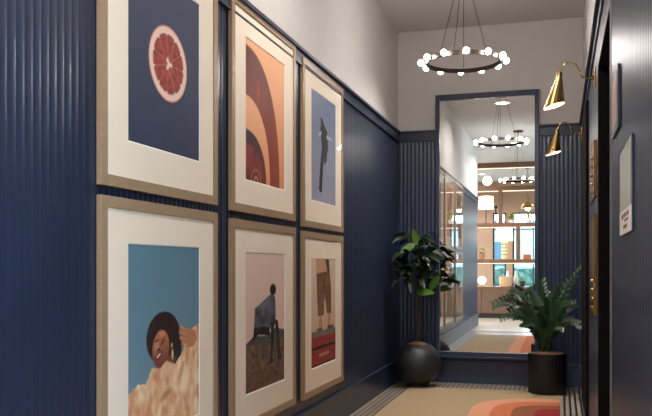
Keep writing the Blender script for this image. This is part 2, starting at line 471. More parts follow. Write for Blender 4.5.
# ------------------------------------------------------------------ pictures (prints are painted per vertex)
def grid(nu, nv):
    u = np.linspace(0, 1, nu); v = np.linspace(0, 1, nv)
    return np.meshgrid(u, v)
def vnoise(U, V, fu, fv, seed):
    r = np.random.RandomState(seed); g = r.rand(64, 64)
    a = U*fu; b = V*fv; i = np.floor(a).astype(int) % 63; j = np.floor(b).astype(int) % 63
    fa = a-np.floor(a); fb = b-np.floor(b); fa = fa*fa*(3-2*fa); fb = fb*fb*(3-2*fb)
    return (g[j, i]*(1-fa)+g[j, i+1]*fa)*(1-fb)+(g[j+1, i]*(1-fa)+g[j+1, i+1]*fa)*fb
class Paint:
    def __init__(s, asp, nu=110, nv=140):
        s.U, s.V = grid(nu, nv); s.V0 = s.V; s.asp = asp; s.c = np.zeros((nv, nu, 3)); s.nu, s.nv = nu, nv
    def fill(s, a, b=None, mask=None, t=None):
        a = np.array(lin(a)); b = a if b is None else np.array(lin(b))
        t = s.V if t is None else t
        col = a[None, None]*(1-t[..., None])+b[None, None]*t[..., None]
        if mask is None: s.c = col
        else: s.c = s.c*(1-mask[..., None])+col*mask[..., None]
    def ell(s, cu, cv, ru, rv, rot=0, soft=.06):
        x = (s.U-cu)*s.asp; y = s.V-cv; r = math.radians(rot)
        X = x*math.cos(r)+y*math.sin(r); Y = -x*math.sin(r)+y*math.cos(r)
        d = np.sqrt((X/(ru*s.asp))**2+(Y/rv)**2)
        return np.clip((1-d)/soft+.5, 0, 1)
    def poly(s, pts):
        inside = np.zeros(s.U.shape, bool); n = len(pts)
        for i in range(n):
            x1, y1 = pts[i]; x2, y2 = pts[(i+1) % n]
            c = (y1 > s.V) != (y2 > s.V)
            with np.errstate(divide='ignore', invalid='ignore'):
                xx = (x2-x1)*(s.V-y1)/((y2-y1) if y2 != y1 else 1e-9)+x1
            inside ^= c & (s.U < xx)
        return inside.astype(float)

def art_citrus():
    p = Paint(.8); p.fill((38, 50, 78), (46, 58, 86))
    cu, cv = .53, .52; X = (p.U-cu)*.593; Y = (p.V-cv)*.735; r = np.sqrt(X*X+Y*Y); th = np.arctan2(Y, X)
    R = .165
    sh = np.clip((R*1.03-np.sqrt((X-.006)**2+(Y+.008)**2))/.01, 0, 1); p.fill((30, 38, 60), mask=sh)
    p.fill((214, 128, 98), mask=np.clip((R-r)/.004, 0, 1))
    p.fill((238, 208, 192), mask=np.clip((R-.006-r)/.004, 0, 1))
    k = 11; ph = (th*k/(2*PI)) % 1.0; e = np.minimum(ph, 1-ph)
    edge = R*.80*(1-.10*np.clip(1-e/.16, 0, 1)**2)
    n = vnoise(p.U, p.V, 46, 46, 1)
    flesh = np.clip((edge-r)/.004, 0, 1)
    p.fill((118, 28, 24), (176, 66, 52), mask=flesh, t=n)
    memb = np.clip(1-(e*2*PI*r/k)/.0035, 0, 1)*flesh*(r > .02); p.fill((206, 122, 104), mask=memb*.75)
    p.fill((240, 214, 196), mask=np.clip((.022-r+.010*np.cos(3*th))/.006, 0, 1))
    return p
def art_portrait():
    p = Paint(.8); p.fill((112, 146, 160), (92, 128, 148)); p.V = p.V+.035
    n = vnoise(p.U, p.V, 30, 30, 4)
    hair = np.maximum(p.ell(.46, .53, .235, .145, 0, .02), p.ell(.58, .47, .14, .13, 0, .05))
    hair = np.clip(hair*(.35+ (p.ell(.47, .53, .20, .13)+ .9*n)), 0, 1); hair = np.clip(hair*1.6, 0, 1); hair *= (vnoise(p.U, p.V, 40, 50, 5)+2.2*p.ell(.46, .52, .26, .16, 0, .5) > .9)
    p.fill((24, 16, 16), (52, 32, 28), mask=hair, t=n)
    p.fill((128, 70, 50), mask=p.poly([(.42, .40), (.60, .44), (.62, .33), (.40, .33)]))      # neck
    p.fill((118, 60, 44), (188, 116, 86), mask=p.ell(.42, .47, .115, .105, -20, .08), t=np.clip((p.V-.38)/.18, 0, 1))
    p.fill((214, 146, 110), mask=.7*p.ell(.36, .485, .035, .03, -20, .8))
    p.fill((214, 146, 110), mask=.6*p.ell(.44, .55, .05, .016, -15, .8))
    p.fill((30, 16, 14), mask=p.ell(.45, .507, .042, .006, 25, .3)); p.fill((30, 16, 14), mask=p.ell(.36, .52, .03, .005, 10, .3))
    p.fill((30, 16, 14), mask=p.ell(.455, .528, .045, .004, 28, .3)); p.fill((86, 42, 32), mask=p.ell(.385, .468, .028, .008, 10, .4))
    p.fill((120, 24, 26), mask=p.ell(.39, .437, .05, .018, 22, .15)); p.fill((240, 226, 216), mask=p.ell(.39, .438, .033, .006, 22, .3))
    p.fill((236, 206, 130), mask=p.ell(.585, .43, .014, .028, 0, .4)); p.fill((236, 206, 130), mask=p.ell(.575, .48, .012, .01, 0, .4))
    # dress
    tulle = p.poly([(0, .27), (.12, .31), (.22, .30), (.30, .38), (.40, .365), (.50, .40), (.62, .37), (.72, .42), (.80, .50), (.90, .56), (1.01, .58), (1.01, -.1), (-.1, -.1)])
    n2 = .55*vnoise(p.U+.5*p.V, p.V-.3*p.U+1, 7, 9, 6)+.45*vnoise(p.U-.4*p.V+1, p.V+.5*p.U, 20, 22, 8)
    n2 = np.clip((n2-.25)*2, 0, 1)
    p.fill((214, 150, 108), (255, 226, 186), mask=tulle, t=n2)
    p.fill((170, 98, 66), mask=.6*p.ell(.48, .21, .08, .02, 20, .8)); p.fill((170, 98, 66), mask=.5*p.ell(.7, .3, .03, .07, -20, .8))
    # hand
    sk = (196, 128, 88)
    p.fill(sk, mask=p.poly([(.74, .50), (.80, .56), (.93, .55), (.97, .49), (.92, .45), (.80, .45)]))
    for a, b in (((.80, .55), (.70, .58)), ((.79, .53), (.68, .55)), ((.79, .50), (.69, .515)), ((.81, .475), (.72, .485))):
        dx, dy = b[0]-a[0], b[1]-a[1]; nx, ny = -dy, dx; l = math.hypot(nx, ny); w = .011
        nx, ny = nx/l*w, ny/l*w
        p.fill((206, 140, 98), mask=p.poly([(a[0]+nx, a[1]+ny), (b[0]+nx, b[1]+ny), (b[0]-nx, b[1]-ny), (a[0]-nx, a[1]-ny)]))
        p.fill((110, 60, 42), mask=.6*p.poly([(a[0]-nx, a[1]-ny), (b[0]-nx, b[1]-ny), (b[0]-nx*1.4, b[1]-ny*1.4), (a[0]-nx*1.4, a[1]-ny*1.4)]))
    return p
def art_arches():
    p = Paint(.84); p.fill((222, 150, 104), (236, 172, 124))
    U, V = p.U, p.V
    n = vnoise(U, V, 14, 10, 11)
    def sup(ru, rv, e=2.2): return np.clip((1-((U/ru)**e+(np.maximum(V, 0)/rv)**e)**(1/e))/.012+.5, 0, 1)
    p.fill((140, 52, 28), (84, 30, 24), mask=sup(.86, .955), t=np.clip((V-.35)*1.4, 0, 1))
    p.fill((150, 64, 38), mask=.5*sup(.86, .955)*np.clip(1-np.abs(U-.75)/.12, 0, 1)*(V < .7))
    p.fill((186, 60, 34), mask=.7*p.ell(.30, .66, .03, .07, 0, .6))
    p.fill((226, 156, 112), (240, 182, 136), mask=sup(.60, .60))
    p.fill((96, 34, 30), (60, 24, 32), mask=sup(.50, .36), t=np.clip(V*3, 0, 1))
    p.fill((160, 60, 38), mask=.7*n*sup(.44, .26))
    for r_, c_ in ((.13, (176, 86, 56)), (.10, (90, 34, 28)), (.06, (200, 116, 84)), (.03, (80, 30, 26))):
        p.fill(c_, mask=p.ell(.25, 0, r_, r_*.75, 0, .1))
    return p
def art_jump():
    p = Paint(.84); p.fill((150, 152, 172), (104, 120, 150))
    dk = (10, 12, 12)
    for q in ([(.34, .70), (.47, .75), (.64, .69), (.68, .54), (.62, .46), (.50, .43), (.42, .50)],
              [(.42, .52), (.52, .50), (.46, .34), (.42, .14), (.30, .12), (.33, .30)],
              [(.54, .50), (.64, .50), (.60, .40), (.50, .36), (.50, .42)],
              [(.36, .80), (.42, .79), (.46, .72), (.38, .69)], [(.28, .13), (.42, .15), (.42, .10), (.34, .09)]):
        p.fill(dk, mask=p.poly(q))
    p.fill((24, 22, 22), mask=p.ell(.43, .755, .05, .03, 0, .2))
    p.fill((176, 178, 184), mask=p.poly([(.28, .64), (.40, .665), (.40, .64), (.30, .60)]))
    p.fill((176, 178, 184), mask=p.poly([(.60, .66), (.84, .645), (.86, .62), (.62, .62)]))
    return p
def art_field():
    p = Paint(.84); p.fill((222, 188, 168), (226, 200, 186))
    n = vnoise(p.U, p.V, 26, 40, 21)
    p.fill((78, 76, 72), mask=p.poly([(0, .35), (.2, .40), (.5, .38), (.75, .43), (1.01, .40), (1.01, -.1), (-.1, -.1), (0, .2)]))
    p.fill((70, 54, 44), (134, 104, 84), mask=p.poly([(0, .34), (.3, .33), (.6, .31), (1.01, .33), (1.01, -.1), (-.1, -.1)]), t=n)
    p.fill((120, 62, 50), mask=.7*(n > .75)*(p.V < .14))
    n3 = vnoise(p.U, p.V, 12, 16, 23)
    for q in ([(.22, .60), (.40, .64), (.60, .69), (.74, .67), (.76, .55), (.74, .46), (.56, .43), (.36, .45), (.18, .36), (.20, .48)],):
        p.fill((52, 56, 64), (112, 118, 128), mask=p.poly(q), t=n3)
    p.fill((34, 34, 40), mask=p.poly([(.20, .46), (.40, .46), (.60, .44), (.58, .38), (.30, .40), (.16, .35)]))
    for q in ([(.62, .48), (.72, .48), (.70, .30), (.66, .18), (.60, .18), (.63, .32)], [(.72, .50), (.82, .48), (.86, .34), (.88, .20), (.82, .20), (.79, .34)],
              [(.58, .18), (.68, .19), (.68, .16), (.56, .16)], [(.80, .21), (.92, .20), (.92, .17), (.80, .18)]):
        p.fill((30, 28, 32), mask=p.poly(q))
    p.fill((26, 22, 24), mask=p.ell(.68, .725, .085, .045, 0, .15))
    return p
def art_legs():
    p = Paint(.84); p.fill((196, 168, 144), (224, 198, 172))
    n = vnoise(p.U, p.V, 22, 30, 31)
    p.fill((196, 152, 112), mask=p.poly([(.18, 1.01), (.72, 1.01), (.70, .86), (.20, .84)]))
    p.fill((60, 44, 40), mask=p.poly([(.55, 1.01), (.70, 1.01), (.74, .88), (.66, .86)]))
    for q in ([(.20, .86), (.52, .88), (.50, .70), (.50, .47), (.26, .46), (.22, .66)], [(.48, .88), (.74, .88), (.80, .72), (.80, .47), (.62, .48), (.52, .70)]):
        p.fill((98, 62, 38), (142, 100, 64), mask=p.poly(q), t=n)
    p.fill((70, 42, 28), mask=.8*p.poly([(.49, .84), (.52, .84), (.55, .60), (.51, .60)]))
    for q in ([(.32, .46), (.42, .46), (.42, .34), (.26, .33), (.28, .36)], [(.66, .48), (.76, .48), (.78, .36), (.88, .34), (.66, .33)]):
        p.fill((196, 140, 106), mask=p.poly(q))
    p.fill((90, 62, 50), mask=p.poly([(.22, .345), (.44, .355), (.44, .325), (.22, .32)])); p.fill((90, 62, 50), mask=p.poly([(.64, .355), (.9, .355), (.9, .325), (.64, .325)]))
    p.fill((96, 88, 84), (130, 122, 116), mask=p.poly([(0, .33), (1.01, .33), (1.01, .27), (0, .27)]), t=n)
    p.fill((128, 30, 26), (170, 52, 42), mask=p.poly([(0, .27), (1.01, .27), (1.01, -.1), (0, -.1)]), t=n)
    p.fill((60, 24, 22), mask=p.poly([(0, .18), (1.01, .18), (1.01, .155), (0, .155)])); p.fill((60, 24, 22), mask=p.poly([(0, .02), (1.01, .02), (1.01, -.1), (0, -.1)]))
    p.fill((210, 190, 160), mask=.5*p.poly([(.3, .11), (.7, .11), (.7, .08), (.3, .08)]))
    return p

def print_mesh(p, y0, y1, z0, z1, x):
    m = MB()
    Yv = y0+(y1-y0)*p.U; Zv = z0+(z1-z0)*p.V0
    m.v = [(x, a, b) for a, b in zip(Yv.ravel().tolist(), Zv.ravel().tolist())]
    nu, nv = p.nu, p.nv
    m.f = [(j*nu+i, j*nu+i+1, (j+1)*nu+i+1, (j+1)*nu+i) for j in range(nv-1) for i in range(nu-1)]
    m.mi = [0]*len(m.f)
    return m
def picture(y0, y1, z0, z1, pz0, pz1, p, label, name='framed_picture'):
    t = thing(name, label, 'picture', (XL+0.001, (y0+y1)/2, z0), 'framed pictures on the left wall')
    w = 0.042; xb, xf = XL+0.0005, XL+0.022
    m = MB()
    m.box(xb, xf, y0, y0+w, z0, z1); m.box(xb, xf, y1-w, y1, z0, z1)
    m.box(xb, xf, y0+w, y1-w, z0, z0+w); m.box(xb, xf, y0+w, y1-w, z1-w, z1)
    mk('picture_frame', m, M['wood_frame'], t, bevel=0.0015)
    py0, py1 = y0+0.19, y1-0.185
    # mat board with a window cut in it, bevelled edge
    m = MB(); a, b, c, d = y0+w, y1-w, z0+w, z1-w; xm = XL+0.016
    V = [(xm,a,c),(xm,b,c),(xm,b,d),(xm,a,d),(xm,py0,pz0),(xm,py1,pz0),(xm,py1,pz1),(xm,py0,pz1)]
    e = .004
    V += [(xm-.003,py0+e,pz0+e),(xm-.003,py1-e,pz0+e),(xm-.003,py1-e,pz1-e),(xm-.003,py0+e,pz1-e)]
    m.add(V, [(0,1,5,4),(1,2,6,5),(2,3,7,6),(3,0,4,7)])
    m.cur = 1; o = len(m.f); m.f += [(4,5,9,8),(5,6,10,9),(6,7,11,10),(7,4,8,11)]; m.mi += [1]*4
    mk('mat_board', m, [M['mat_board'], M['bevel']], t)
    o = mk('art_print', print_mesh(p, py0+e, py1-e, pz0+e, pz1-e, xm-.003), M['print'], t)
    ca = o.data.color_attributes.new('Col', 'FLOAT_COLOR', 'POINT')
    col = np.concatenate([p.c.reshape(-1, 3), np.ones((p.nu*p.nv, 1))], 1).astype(np.float32)
    ca.data.foreach_set('color', col.ravel())
    mk('glass_pane', MB().box(XL+.0180, XL+.0195, y0+w, y1-w, z0+w, z1-w), M['glass'], t)
    return t
Z = CAMZ
picture(2.451, 3.443, Z+.296, Z+1.36, Z+.478, Z+1.19, art_citrus(), 'framed photograph of a halved pink citrus slice on dark blue')
picture(3.611, 4.595, Z+.286, Z+1.368, Z+.457, Z+1.20, art_arches(), 'framed print of orange and dark red nested arches')
picture(4.739, 5.705, Z+.264, Z+1.337, Z+.445, Z+1.18, art_jump(), 'framed photograph of a dark leaping figure against blue-grey sky')
picture(2.451, 3.443, Z-.835, Z+.260, Z-.66, Z+.094, art_portrait(), 'framed photograph of a woman in peach tulle against blue sky')
picture(3.611, 4.595, Z-.835, Z+.246, Z-.66, Z+.083, art_field(), 'framed photograph of a figure wrapped in a grey blanket in a field')
picture(4.739, 5.705, Z-.840, Z+.235, Z-.665, Z+.065, art_legs(), 'framed photograph of legs in brown trousers standing on a red crate')

# ------------------------------------------------------------------ chandeliers
CH = (-0.69, 5.93)
def chandelier(cx, cy, label):
    t = thing('ring_chandelier', label, 'chandelier', (cx, cy, H), 'ring chandeliers')
    zr = CAMZ+1.535
    m = MB(); R0, R1, n = .270, .280, 72; vs = []; fs = []
    for k in range(n):
        a = 2*PI*k/n; c, s = math.cos(a), math.sin(a)
        vs += [(cx+R0*c, cy+R0*s, zr-.016), (cx+R1*c, cy+R1*s, zr-.016), (cx+R1*c, cy+R1*s, zr+.016), (cx+R0*c, cy+R0*s, zr+.016)]
    for k in range(n):
        a = k*4; b = ((k+1) % n)*4
        for q in range(4): fs.append((a+q, b+q, b+(q+1) % 4, a+(q+1) % 4))
    m.add(vs, fs); mk('ring', m, M['bronze'], t, smooth=True)
    mk('canopy', MB().lathe([(.085, H-.022), (.085, H-.002), (.08, H)], cx, cy, 28), M['black'], t, smooth=True)
    mk('rod', MB().tube([(cx, cy, H-.022), (cx, cy, H-.11)], .006), M['black'], t)
    for k in range(4):
        a = math.radians((-120, -97, -48, 96)[k])
        mk('cable', MB().tube([(cx, cy, H-.105), (cx+.275*math.cos(a), cy+.275*math.sin(a), zr+.016)], .0022, 6), M['bronze'], t)
    for k in range(12):
        a = math.radians(-90+10.4+30*k); ux, uy = math.cos(a), math.sin(a)
        sk = mk('socket', MB().tube([(cx+.278*ux, cy+.278*uy, zr), (cx+.294*ux, cy+.294*uy, zr)], .012, 12), M['bronze'], t)
        mk('bulb', MB().sphere((cx+.313*ux, cy+.313*uy, zr), .0210, 16, 10), M['white_glow'], sk, smooth=True)
    return t
chandelier(*CH, 'ring chandelier with round white bulbs hanging nearest the mirror')
chandelier(-0.70, 1.62, 'ring chandelier seen only in the mirror, in front of the shelves')

def downlight(x, y, r, label, power=None, vis='downlight', spread=150):
    t = thing('recessed_downlight', label, 'ceiling light', (x, y, H), 'recessed downlights')
    mk('trim_ring', MB().lathe([(r*.74, H-.001), (r*.76, H-.010), (r*.97, H-.010), (r, H-.001)], x, y, 32), M['white_enamel'], t, smooth=True)
    mk('lens', MB().lathe([(r*.72, H-.0055), (r*.72, H-.002)], x, y, 32), M[vis], t)
    if power:
        l = bpy.data.lights.new('downlight_lamp', 'AREA'); l.shape = 'DISK'; l.size = r*1.4; l.energy = power; l.color = (1, .93, .87)
        l.spread = math.radians(spread)
        o = bpy.data.objects.new('lamp', l); C.objects.link(o); o.parent = t; o.location = (0, 0, -.015)
    return t
downlight(-0.80, 4.1, .125, 'white round ceiling downlight near the middle of the corridor, seen in the mirror', 11)
downlight(-0.80, 0.3, .125, 'white round ceiling downlight above the corridor entrance', 20)
downlight(-0.69, 6.75, .125, 'white round ceiling downlight between the mirror and the nearest chandelier', 11, spread=105)
for x in (-3.2, -1.9):
    for y in (-1.3, -4.6):
        downlight(x, y, .1, 'white round ceiling downlight in the lobby behind the shelves' if y < -2 else 'white round ceiling downlight in front of the lobby shelves', 26)
downlight(0.4, -4.6, .1, 'white round ceiling downlight over the right of the lobby', 26)

# ------------------------------------------------------------------ sconces
def sconce(x, y, z, label):
    """x,y,z = wall fixing point; reaches about 0.2 m towards -x"""
    t = thing('wall_sconce', label, 'wall lamp', (x, y, z), 'brass wall sconces')
    mk('wall_plate', MB().box(x-.010, x, y-.018, y+.018, z-.055, z+.055), M['brass'], t, bevel=0.003)
    mk('knob', MB().tube([(x-.010, y, z), (x-.030, y, z)], .011, 14), M['brass'], t, smooth=True)
    P = [(-.028, 0), (-.055, -.002), (-.075, .008), (-.090, .035), (-.105, .070), (-.125, .095), (-.150, .102), (-.175, .090), (-.192, .065), (-.203, .035)]
    # smooth the arm
    pts = []
    for i in range(len(P)-1):
        p0 = P[max(0, i-1)]; p1 = P[i]; p2 = P[i+1]; p3 = P[min(len(P)-1, i+2)]
        for k in range(5):
            s = k/5
            f = lambda a, b, c, d: .5*((2*b)+(-a+c)*s+(2*a-5*b+4*c-d)*s*s+(-a+3*b-3*c+d)*s**3)
            pts.append((x+f(p0[0], p1[0], p2[0], p3[0]), y, z+f(p0[1], p1[1], p2[1], p3[1])))
    pts.append((x+P[-1][0], y, z+P[-1][1]))
    mk('arm', MB().tube(pts, .0045, 10), M['brass'], t, smooth=True)
    # oblique conical shade: small collar on top, wide tilted mouth below
    top = Vector((x-.204, y, z+.022)); bot = Vector((x-.236, y, z-.155)); n = 36
    tilt = .30
    def ring(c, r, tl, zo=0): return [(c.x+r*math.cos(2*PI*k/n), c.y+r*math.sin(2*PI*k/n), c.z+zo+tl*r*math.cos(2*PI*k/n)) for k in range(n)]
    def cone(r0, r1, flip=False, dz=0):
        m = MB(); vs = ring(top, r0, 0, dz)+ring(bot, r1, tilt, 0)
        fs = [(k, (k+1) % n, n+(k+1) % n, n+k) for k in range(n)]
        if not flip: fs = [tuple(reversed(f)) for f in fs]
        m.add(vs, fs); return m
    mm = cone(.015, .063)
    mk('lamp_shade', mm, M['brass'], t, smooth=True)
    mk('shade_lining', cone(.0125, .0605, True, -.003), M['white_enamel'], t, smooth=True)
    mk('shade_collar', MB().tube([(x-.203, y, z+.044), (x-.204, y, z+.018)], .0165, 18), M['brass'], t, smooth=True)
    mk('bulb', MB().sphere((x-.230, y, z-.118), .022, 14, 8), M['bulb_warm'], t, smooth=True)
    return t
sconce(XR-.006, 4.88, CAMZ+1.115, 'brass cone wall sconce nearer the camera, higher in view')
sconce(0.180, 6.87, CAMZ+1.112, 'brass cone wall sconce farther away, just right of the mirror')

# ------------------------------------------------------------------ brass panels on the pier, signs, outlet
t = thing('mounted_brass_panel', 'upper brass panel with raised knobs on the pier between the black doors', 'wall panel', (XR-.006, 5.0, Z+.41))
mk('plate', B(XR-.018, XR-.006, 4.74, 5.45, Z+.41, Z+.73), M['brass_dark'], t, bevel=.003)
mk('plate_border', B(XR-.022, XR-.018, 4.74, 4.77, Z+.41, Z+.73), M['brass'], t, bevel=.001)
for k in range(5): mk('knob', MB().sphere((XR-.020, 5.0, Z+.45+k*.052), .012, 12, 8), M['brass'], t, smooth=True)
t = thing('mounted_brass_panel', 'lower tall brass panel with a row of knobs at its foot on the pier', 'wall panel', (XR-.006, 5.0, Z-.27))
mk('plate', B(XR-.018, XR-.006, 4.74, 5.45, Z-.27, Z+.31), M['brass_dark'], t, bevel=.003)
mk('plate_border', B(XR-.022, XR-.018, 4.74, 4.77, Z-.27, Z+.31), M['brass'], t, bevel=.001)
for k in range(4): mk('knob', MB().sphere((XR-.020, 5.0, Z-.235+k*.052), .012, 12, 8), M['brass'], t, smooth=True)

t = thing('notice_sign', 'grey panelled notice sign with a white printed lower strip on the right wall', 'sign', (XR-.001, 2.69, Z+.11))
mk('backing', B(XR-.006, XR-.0005, 2.466, 2.91, Z+.108, Z+.394), M['navy_trim'], t, bevel=.001)
mk('upper_panel', B(XR-.009, XR-.006, 2.475, 2.905, Z+.190, Z+.390), M['sign_grey'], t, bevel=.001)
lp = mk('lower_strip', B(XR-.009, XR-.006, 2.475, 2.905, Z+.110, Z+.188), M['sign_white'], t, bevel=.001)
m = MB()
for (a, b, c, d) in ((2.54, 2.62, .163, .176), (2.64, 2.72, .163, .176), (2.74, 2.82, .160, .176), (2.56, 2.70, .148, .156), (2.60, 2.74, .126, .138)):
    m.box(XR-.0096, XR-.009, a, b, Z+c, Z+d)
mk('lettering', m, M['sign_red'], lp)
t = thing('wall_plaque', 'small dark-edged plaque higher and farther along the right wall', 'sign', (XR-.001, 3.14, Z+.50))
mk('backing', B(XR-.011, XR-.0005, 2.98, 3.30, Z+.506, Z+.726), M['navy_trim'], t, bevel=.002)
mk('face', B(XR-.013, XR-.011, 3.00, 3.28, Z+.525, Z+.706), M['plaque_wood'], t)
o = thing('wall_outlet', 'small white outlet plate low on the right wall by the planter', 'outlet', (XR, 7.62, .40))
mk('plate', B(XR-.008, XR-.0005, 7.58, 7.66, .385, .49), M['white_enamel'], o, bevel=.002)
mk('socket', B(XR-.010, XR-.008, 7.60, 7.64, .41, .465), M['sign_white'], o)

# ------------------------------------------------------------------ plants
def leaf(m, base, direc, up, L, W, droop=.25, fold=.25, segs=7):
    d = Vector(direc).normalized(); u = Vector(up); s = d.cross(u)
    if s.length < 1e-3: s = d.cross(Vector((1, 0, 0)))
    s.normalize(); u = s.cross(d).normalized()
    o = len(m.v); base = Vector(base)
    for i in range(segs+1):
        f = i/segs; w = W*.5*math.sin(PI*min(1, f**.8*.98+.02))**.8 if 0 < f < 1 else .0006
        c = base+d*(L*f)-Vector((0, 0, 1))*droop*L*f*f
        m.v += [tuple(c-s*w+u*w*fold), tuple(c), tuple(c+s*w+u*w*fold)]
    for i in range(segs):
        a = o+i*3
        m.f += [(a, a+1, a+4, a+3), (a+1, a+2, a+5, a+4)]; m.mi += [0, 0]
# rubber plant
r = random.Random(11)
cx, cy = -1.31, 7.53
t = thing('rubber_plant', 'leafy rubber plant tree in a round black ball pot in the left corner', 'potted plant', (cx, cy, 0))
prof = [(.09, 0.0)]+[(.222*math.cos(a), .215+.215*math.sin(a)) for a in [math.radians(k) for k in range(-64, 60, 7)]]
prof = [(.11, 0.0)]+[p for p in prof[1:] if p[1] > .006]
prof += [(.112, .405), (.100, .402), (.098, .385)]
mk('pot', MB().lathe(prof, cx, cy, 48), M['pot_black'], t, smooth=True)
mk('soil', MB().lathe([(.097, .380), (.092, .402), (.06, .418), (.02, .425), (.0001, .426)], cx, cy, 24), M['soil'], t, smooth=True)
mk('trunk', MB().tube([(cx, cy, .40), (cx+.012, cy, .6), (cx+.004, cy-.01, .8), (cx+.016, cy, 1.0), (cx+.0, cy, 1.25), (cx-.01, cy, 1.45)], [.011, .010, .009, .008, .006, .004], 8), M['trunk'], t, smooth=True)
lf = MB(); br = MB()
def ok(p): return XL+.03 < p[0] and p[1] < YE-.04
n = 0
while n < 78:
    z = r.triangular(.86, 1.46, 1.08); a = r.uniform(0, 2*PI)
    R = (.10+.17*r.random())*(1.0 if z < 1.25 else .65)
    b0 = Vector((cx+.008, cy, z)); b1 = b0+Vector((-.055+math.cos(a)*R, math.sin(a)*R*.85, .04+.06*r.random()))
    el = r.uniform(-.35, .9); d = Vector((math.cos(a+r.uniform(-.6, .6)), math.sin(a+r.uniform(-.6, .6)), el)).normalized()
    L = r.uniform(.15, .23)
    tip = b1+d*L
    if not (ok(b1) and ok(tip)) or tip.x > -1.04: continue
    leaf(lf, b1, d, (0, 0, 1) if r.random() < .6 else (r.uniform(-1, 1), -1, .6), L, r.uniform(.055, .08), r.uniform(.15, .7), .3)
    if n % 2 == 0: br.tube([b0-Vector((0, 0, .06)), (b0+b1)/2, b1], [.004, .003, .002], 5)
    n += 1
hl = MB()  # leaves with their lit highlight painted in as a brighter green
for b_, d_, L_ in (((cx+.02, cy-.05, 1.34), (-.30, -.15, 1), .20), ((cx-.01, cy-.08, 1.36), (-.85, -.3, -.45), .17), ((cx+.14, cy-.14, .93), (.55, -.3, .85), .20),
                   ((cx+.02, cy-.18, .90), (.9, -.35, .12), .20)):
    leaf(hl, b_, d_, (0, -1, .5), L_, .075, .12, .2)
for b_, d_, L_ in (((cx+.12, cy-.06, 1.0), (1, -.1, .1), .20), ((cx+.02, cy, 1.36), (.9, -.1, -.25), .26), ((cx-.05, cy-.1, 1.20), (-.9, -.2, -.25), .18), ((cx, cy, 1.32), (.35, 0, .8), .2)):
    leaf(lf, b_, d_, (0, -1, .7), L_, .06, .25, .2)
mk('branches', br, M['trunk'], t); mk('foliage', lf, M['leaf'], t, smooth=True); mk('lit_leaves', hl, M['leaf_lit'], t, smooth=True, label='bright green leaves with the light on them put into their colour'); t.location.z = .0085

# ZZ plant
r = random.Random(5)
cx, cy = -.113, 7.45
t = thing('zz_plant', 'arching feathery zz plant in a black ribbed cylinder planter by the right corner', 'potted plant', (cx, cy, 0))
m = MB(); nn = 144; vs = []; zz = [0, .012, .34, .36, .36, .33]
for i, z in enumerate(zz):
    for k in range(nn):
        a = 2*PI*k/nn; rib = .004*abs(math.sin(a*18)) if i < 4 else 0
        R = (.158, .164, .166, .166, .150, .149)[i]+rib
        vs.append((cx+R*math.cos(a), cy+R*math.sin(a), z))
fs = [(i*nn+k, i*nn+(k+1) % nn, (i+1)*nn+(k+1) % nn, (i+1)*nn+k) for i in range(len(zz)-1) for k in range(nn)]
fs.append(tuple(reversed(range(nn))))
m.add(vs, fs); mk('planter', m, M['pot_black2'], t, smooth=True)
mk('soil', MB().lathe([(.1485, .345), (.14, .362), (.08, .374), (.0001, .38)], cx, cy, 24), M['soil'], t, smooth=True)
st = MB(); lf = MB()
tips = [((-.57, 7.36, .80), .30), ((-.50, 7.22, .68), .22), ((.170, 7.40, 1.11), .12), ((.165, 7.30, .63), .20), ((-.16, 7.55, 1.0), .05), ((-.26, 7.42, .92), .08), ((-.02, 7.34, .96), .05),
        ((-.36, 7.28, .80), .15), ((.07, 7.25, .82), .12), ((-.20, 7.18, .76), .12), ((-.42, 7.55, .92), .15), ((-.10, 7.26, .84), .05), ((.04, 7.60, .88), .1), ((-.24, 7.62, .86), .1), ((.12, 7.5, .80), .12), ((-.30, 7.12, .62), .15), ((.02, 7.12, .62), .12)]
for k, (tp, sag) in enumerate(tips):
    tp = Vector(tp); a = r.uniform(0, 2*PI); b = Vector((cx+.05*math.cos(a), cy+.05*math.sin(a), .35))
    mid = b*.45+tp*.55; mid.z += sag+.04; mid.x = b.x+(tp.x-b.x)*.40; mid.y = b.y+(tp.y-b.y)*.40
    pts = []
    for i in range(15):
        f = i/14; pts.append(b*(1-f)**2+mid*2*f*(1-f)+tp*f*f)
    st.tube(pts, [.008*(1-.75*i/14) for i in range(15)], 6)
    for i in range(3, 15):
        for sgn in (-1, 1):
            p = pts[i]; T = (pts[min(14, i+1)]-pts[i-1]).normalized()
            side = T.cross(Vector((0.3*math.cos(a), -1, .45+.4*math.sin(a))))
            side.normalize()
            d = (side*sgn*.85+T*.75+Vector((0, 0, .25))).normalized(); L = (.088 if i < 11 else .06)*r.uniform(.85, 1.1)
            q = p+d*L
            if q.y > YE-.03 or q.x > XR-.012: continue
            leaf(lf, p, d, (0, -1, .5), L, .031, .12, .2, 5)
mk('stems', st, M['leaf_zz'], t, smooth=True); mk('foliage', lf, M['leaf_zz'], t, smooth=True); t.location.z = .0085

